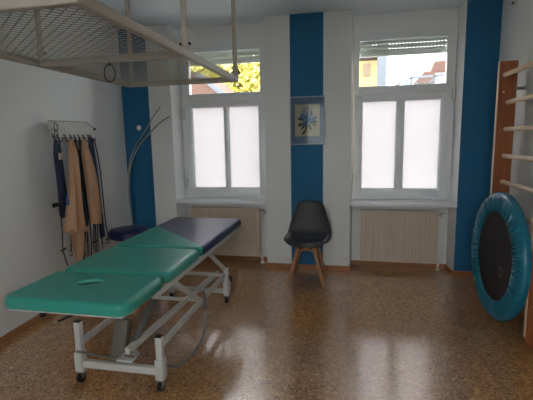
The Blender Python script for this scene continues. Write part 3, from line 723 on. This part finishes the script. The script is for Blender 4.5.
# navy loop with a black buckle, far left
nv = thing('hanging_strap', 'navy webbing strap with black buckle hanging at left end of the wire rack', 'strap', tuple(L(3.085, 1.53, .125)), 0, 'straps on the wire rack')
strap('webbing', [(3.072, 1.53), (3.05, 1.40), (3.052, 1.25), (3.055, 1.05), (3.05, .90), (3.07, .84)], [(3.105, 1.53), (3.15, 1.42), (3.155, 1.25), (3.16, 1.05), (3.155, .90), (3.13, .84)], M['navycloth'], .122, .010, .6, '', '', .006, nv)
bk = MB(); bk.box(-.01, .012, -.06, .06, -.018, .018, .004, 2, Matrix.Translation(L(3.02, .975, .14))); bk.build('buckle', M['black'], nv, world=True)
MB().box(-.004, .004, -.022, .022, -.03, .03, .002, 1, Matrix.Translation(L(3.118, 1.385, .135))).build('care_tag', M['paper'], nv, world=True)
MB().box(-.003, .003, -.02, .02, -.05, .05, .002, 1, Matrix.Translation(L(3.15, 1.0, .14))).build('blue_patch', pbr('bright_blue_webbing', rgb(40, 88, 150), .7), nv, world=True)
b1 = thing('hanging_sling', 'longer beige cloth sling with a folded lower end, left of the two beige ones', 'sling', tuple(L(3.25, 1.53, .15)), 0, 'beige slings on the wire rack')
strap('cloth', [(3.235, 1.53), (3.20, 1.40), (3.185, 1.2), (3.165, 1.05), (3.12, .87), (3.095, .71)], [(3.265, 1.53), (3.325, 1.39), (3.345, 1.22), (3.355, 1.06), (3.375, .86), (3.395, .68)], M['beige'], .155, .006, 2.1, '', '', .028, b1)
strap('hem', [(3.094, .735), (3.092, .71), (3.092, .69)], [(3.397, .70), (3.399, .68), (3.40, .655)], M['beige'], .17, .012, .5, '', '', .006, b1)
strap('lower_flap', [(3.15, .70), (3.135, .62), (3.15, .55), (3.175, .44), (3.20, .335)], [(3.33, .69), (3.35, .60), (3.355, .53), (3.325, .43), (3.245, .33)], M['beige'], .145, .006, 1.2, '', '', .014, b1)
b2 = thing('hanging_sling', 'shorter beige cloth sling with a pointed inner fold, right of the two beige ones', 'sling', tuple(L(3.44, 1.53, .15)), 0, 'beige slings on the wire rack')
strap('cloth', [(3.425, 1.53), (3.40, 1.38), (3.42, 1.2), (3.455, 1.02), (3.49, .86), (3.50, .70)], [(3.465, 1.53), (3.54, 1.39), (3.60, 1.24), (3.635, 1.08), (3.655, .86), (3.635, .68)], M['beige'], .15, .006, 2.0, '', '', .024, b2)
strap('inner_fold', [(3.41, 1.44), (3.405, 1.30), (3.42, 1.15), (3.46, 1.0), (3.525, .87)], [(3.46, 1.44), (3.50, 1.30), (3.53, 1.15), (3.56, 1.0), (3.545, .86)], M['beige'], .185, .006, .8, '', '', .008, b2)
strap('hanging_strap', [(3.335, 1.52), (3.345, 1.35), (3.375, 1.1), (3.385, .85), (3.39, .70)], [(3.375, 1.52), (3.43, 1.36), (3.455, 1.1), (3.465, .85), (3.45, .70)], M['tealcloth'], .125, .008, .6, 'dark slate strap hanging between the two beige slings', 'strap', .006)['group'] = 'straps on the wire rack'
strap('hanging_strap', [(3.60, 1.545), (3.59, 1.35), (3.615, 1.0), (3.635, .70), (3.65, .52)], [(3.655, 1.545), (3.68, 1.36), (3.70, 1.0), (3.725, .70), (3.72, .52)], M['navycloth'], .12, .008, .7, 'navy webbing strap hanging at right end of the wire rack', 'strap', .008)['group'] = 'straps on the wire rack'

def cordobj(pts, mat, r, label, stop=None, hookend=True):
    root = thing('hanging_rope', label, 'cord', tuple(L(pts[0][0], pts[0][1], .11)), 0, 'cords on the wire rack')
    P = smooth_pts([L(y, z, o) for y, z, o in pts], 6)
    MB().tube(P, r, 6).build('cord', mat, root, world=True)
    y, z, o = pts[-1]
    if hookend:
        k = MB(); k.tube([L(y + .02 * math.sin(a), z - .022 - .022 * math.cos(a) * -1, o) if False else L(y + .017 * math.sin(a), z - .018 + .018 * math.cos(a), o) for a in [2 * PI * i / 16 for i in range(13)]], .004, 6)
        k.build('hook', M['black'], root, world=True)
    if stop:
        for (sy, sz) in stop:
            s = MB(); s.tube([L(sy - .03, sz, o + .004), L(sy + .03, sz + .004, o + .004)], .0115, 10); s.build('cord_stop', M['brownhook'], root, world=True)
    return root
cordobj([(3.10, 1.53, .105), (3.11, 1.1, .095), (3.105, .71, .09), (3.095, .55, .09), (3.135, .39, .09)], M['cord'], .006, 'dark cord with brown stop left of the beige slings, ending lowest at the left', [(3.095, .55)])
cordobj([(3.30, 1.53, .105), (3.34, .95, .10), (3.335, .60, .10), (3.29, .40, .10)], M['cord'], .0065, 'dark cord just right of the folded lower sling end')
cordobj([(3.395, 1.53, .10), (3.44, .95, .10), (3.43, .60, .10), (3.375, .375, .10)], M['cord'], .0065, 'dark cord hanging below the gap between the beige slings', [(3.40, .55)])
cordobj([(3.48, 1.53, .10), (3.50, .95, .10), (3.52, .60, .10), (3.50, .375, .10)], M['tealcloth'], .006, 'slate cord hanging below the shorter beige sling')
cordobj([(3.56, 1.53, .105), (3.60, .95, .10), (3.58, .65, .10), (3.55, .43, .10)], M['cord'], .006, 'dark cord behind right edge of the shorter beige sling', [(3.57, .50)])
cordobj([(3.66, 1.53, .12), (3.705, 1.2, .12), (3.74, .70, .11), (3.765, .47, .11)], M['palecord'], .005, 'pale cord beside the navy strap at right end of the rack')
cordobj([(3.67, 1.53, .13), (3.73, 1.2, .13), (3.765, .70, .12), (3.80, .46, .12)], M['cord'], .006, 'dark cord furthest right on the wire rack, with brown stop', [(3.79, .475)])

for i, (ya, yb_, z0_) in enumerate(((3.17, 3.20, .50), (3.42, 3.46, .42), (3.54, 3.60, .40), (3.61, 3.64, .42), (3.69, 3.715, .43), (3.46, 3.41, .44))):
    cordobj([(ya, 1.53, .10), ((ya + yb_) / 2 + .02, 1.0, .095 + .004 * (i % 3)), (yb_ + .015, .68, .095), (yb_, z0_, .092)], M['cord' if i % 2 else 'tealcloth'], .006 if i % 2 else .007, 'one of several thin dark hook-ended cords in the tangle behind the slings')

# ------------------------------------------------------------------ outside the windows
G = -.5
go = MB().box(-40, 40, D + .45, 70, G - .1, G).build('yard_ground', M['ground']); struct(go)
go2 = MB().box(-40, 40, -40, REAR - .35, G - .1, G).build('yard_ground', M['ground']); struct(go2)
tr_ = thing('autumn_tree', 'yellow-green leafy tree outside the left window', 'tree', (-4.2, 15.5, G))
MB().tube([(-4.2, 15.5, G), (-4.25, 15.5, 1.2), (-4.1, 15.5, 3.0), (-4.3, 15.5, 5.0)], [.22, .18, .13, .06], 10).build('trunk', M['bark'], tr_, world=True)
lf = MB(); rr = random.Random(11)
for k in range(7000):
    while True:
        a = V3((rr.uniform(-1, 1), rr.uniform(-1, 1), rr.uniform(-1, 1)))
        if .35 < a.length < 1: break
    c_ = V3((-4.2 + a.x * 3.0, 15.5 + a.y * 1.6, 4.3 + a.z * 2.9)); s_ = rr.uniform(.10, .2)
    n = V3((rr.uniform(-1, 1), rr.uniform(-1, 1), rr.uniform(-1, 1))).normalized(); x = n.orthogonal().normalized(); y = n.cross(x)
    lf.bm.faces.new([lf.bm.verts.new(c_ + x * s_), lf.bm.verts.new(c_ + y * s_ * .6), lf.bm.verts.new(c_ - x * s_), lf.bm.verts.new(c_ - y * s_ * .6)])
lf.build('foliage', M['leaf'], tr_, world=True)
sh = thing('garden_shed', 'low shed with brown sloping roof outside the left window', 'shed', (-4.4, 9.6, G))
MB().box(-6.2, -3.05, 8.9, 10.8, G, 2.2).build('shed_wall', M['bark'], sh, world=True)
rf = MB(); rf.prism([(-6.6, 3.55), (-3.35, 2.99), (-2.75, 2.52), (-2.75, 2.42), (-3.35, 2.3), (-6.6, 2.3)], -10.9, -8.8, Matrix.Rotation(PI / 2, 4, 'X'))
rf.build('roof', M['rooftile'], sh, world=True)
MB().bar((-3.35, 8.78, 2.96), (-2.72, 8.78, 2.47), .04, .10).build('eave_board', M['fence'], sh, world=True)

ho = thing('cream_house', 'cream house with overhanging eave outside the right window', 'house', (0, 14, G))
MB().box(-.95, .82, 13.2, 18, G, 3.8).build('wall', M['housewall'], ho, world=True)
r_ = MB(); r_.prism([(-1.0, 5.3), (-.5, 4.95), (1.05, 3.85), (1.0, 3.70), (-.5, 4.75), (-1.0, 5.1)], -18.3, -12.8, Matrix.Rotation(PI / 2, 4, 'X')); r_.build('roof', M['rooftile'], ho, world=True)
MB().box(.36, .58, 13.16, 13.22, 3.35, 3.72).build('window', M['darkwin'], ho, world=True)
MB().box(-.8, -.2, 13.16, 13.22, 1.2, 2.4).build('window', M['darkwin'], ho, world=True)
tag(MB().box(.66, .88, 11.0, 11.2, G, 4.6).build('street_post', M['fence'], loc=(.77, 11.1, G)), 'pale square post standing outside the right window', 'post')
fe = thing('ramp_fence', 'pale ramp railing with wire panels outside the right window', 'fence', (1.8, 10, G))
f = MB(); f.bar((.35, 10, 2.35), (1.35, 10, 2.82), .05, .05); f.bar((1.35, 10, 2.82), (2.6, 10, 2.86), .05, .05); f.build('handrail', M['fence'], fe, world=True)
for x, z in ((.35, 2.35), (1.35, 2.82), (1.85, 2.84), (2.6, 2.86)): MB().bar((x, 10, G), (x, 10, z), .05, .05).build('fence_post', M['fence'], fe, world=True)
p = MB(); p.prism([(.37, .6), (1.33, .6), (1.33, 2.74), (.37, 2.28)], -10.01, -9.99, Matrix.Rotation(PI / 2, 4, 'X')); p.build('solid_panel', M['fencepanel'], fe, world=True)
for xa, xb in ((1.39, 1.83), (1.87, 2.58)):
    p = MB(); q = xa
    while q < xb: p.bar((q, 10, .6), (q, 10, 2.8), .008, .008); q += .06
    p.bar((xa, 10, 2.3), (xb, 10, 2.78), .02, .02); p.bar((xa, 10, 2.78), (xb, 10, 2.3), .02, .02); p.build('wire_panel', M['fence'], fe, world=True)
dh = thing('distant_house', 'white house with brown roofs in the distance outside the right window', 'house', (7, 27, G))
MB().box(2.6, 9.0, 26, 31, G, 4.55).build('wall', M['whitewall'], dh, world=True)
r_ = MB(); r_.prism([(3.6, 4.55), (4.15, 5.15), (4.75, 5.15), (4.75, 4.55)], -28, -25.6, Matrix.Rotation(PI / 2, 4, 'X')); r_.build('roof', M['rooftile'], dh, world=True)
MB().box(4.75, 9.0, 27, 31, 4.55, 5.3).build('upper_storey', M['whitewall'], dh, world=True)
r_ = MB(); r_.prism([(4.7, 5.3), (4.95, 5.95), (9.2, 5.95), (9.2, 5.3)], -31, -26.8, Matrix.Rotation(PI / 2, 4, 'X')); r_.build('roof', M['rooftile'], dh, world=True)

# ------------------------------------------------------------------ light, camera
w = bpy.data.worlds.new('overcast_sky'); bpy.context.scene.world = w; w.use_nodes = True
bg = w.node_tree.nodes['Background']; bg.inputs['Color'].default_value = (.96, .975, 1.0, 1); bg.inputs['Strength'].default_value = 2.0

cam = bpy.data.cameras.new('camera'); cam.sensor_width = 36; cam.sensor_fit = 'HORIZONTAL'; cam.lens = 36 * 405 / 533; cam.clip_start = .02; cam.clip_end = 300
co = bpy.data.objects.new('camera', cam); C.objects.link(co)
r = V3((.9795946, .2001132, -.0186872)); d = V3((.0116647, -.149429, -.9887036)); f = V3((-.2006451, .9683107, -.1487141))
mt_ = Matrix((r, -d, -f)).transposed().to_4x4(); mt_.translation = (0, 0, 1.5); co.matrix_world = mt_
S = bpy.context.scene; S.camera = co
S.view_settings.view_transform = 'Standard'; S.view_settings.look = 'None'; S.view_settings.gamma = 1; S.view_settings.exposure = 2.46; S.view_settings.use_curve_mapping = False
S.cycles.use_denoising = True; S.cycles.max_bounces = 12; S.cycles.diffuse_bounces = 8; S.cycles.glossy_bounces = 4; S.cycles.transparent_max_bounces = 16; S.cycles.transmission_bounces = 8
S.cycles.sample_clamp_indirect = 6; S.cycles.use_guiding = True; S.cycles.guiding_training_samples = 48; S.cycles.denoising_prefilter = 'ACCURATE'
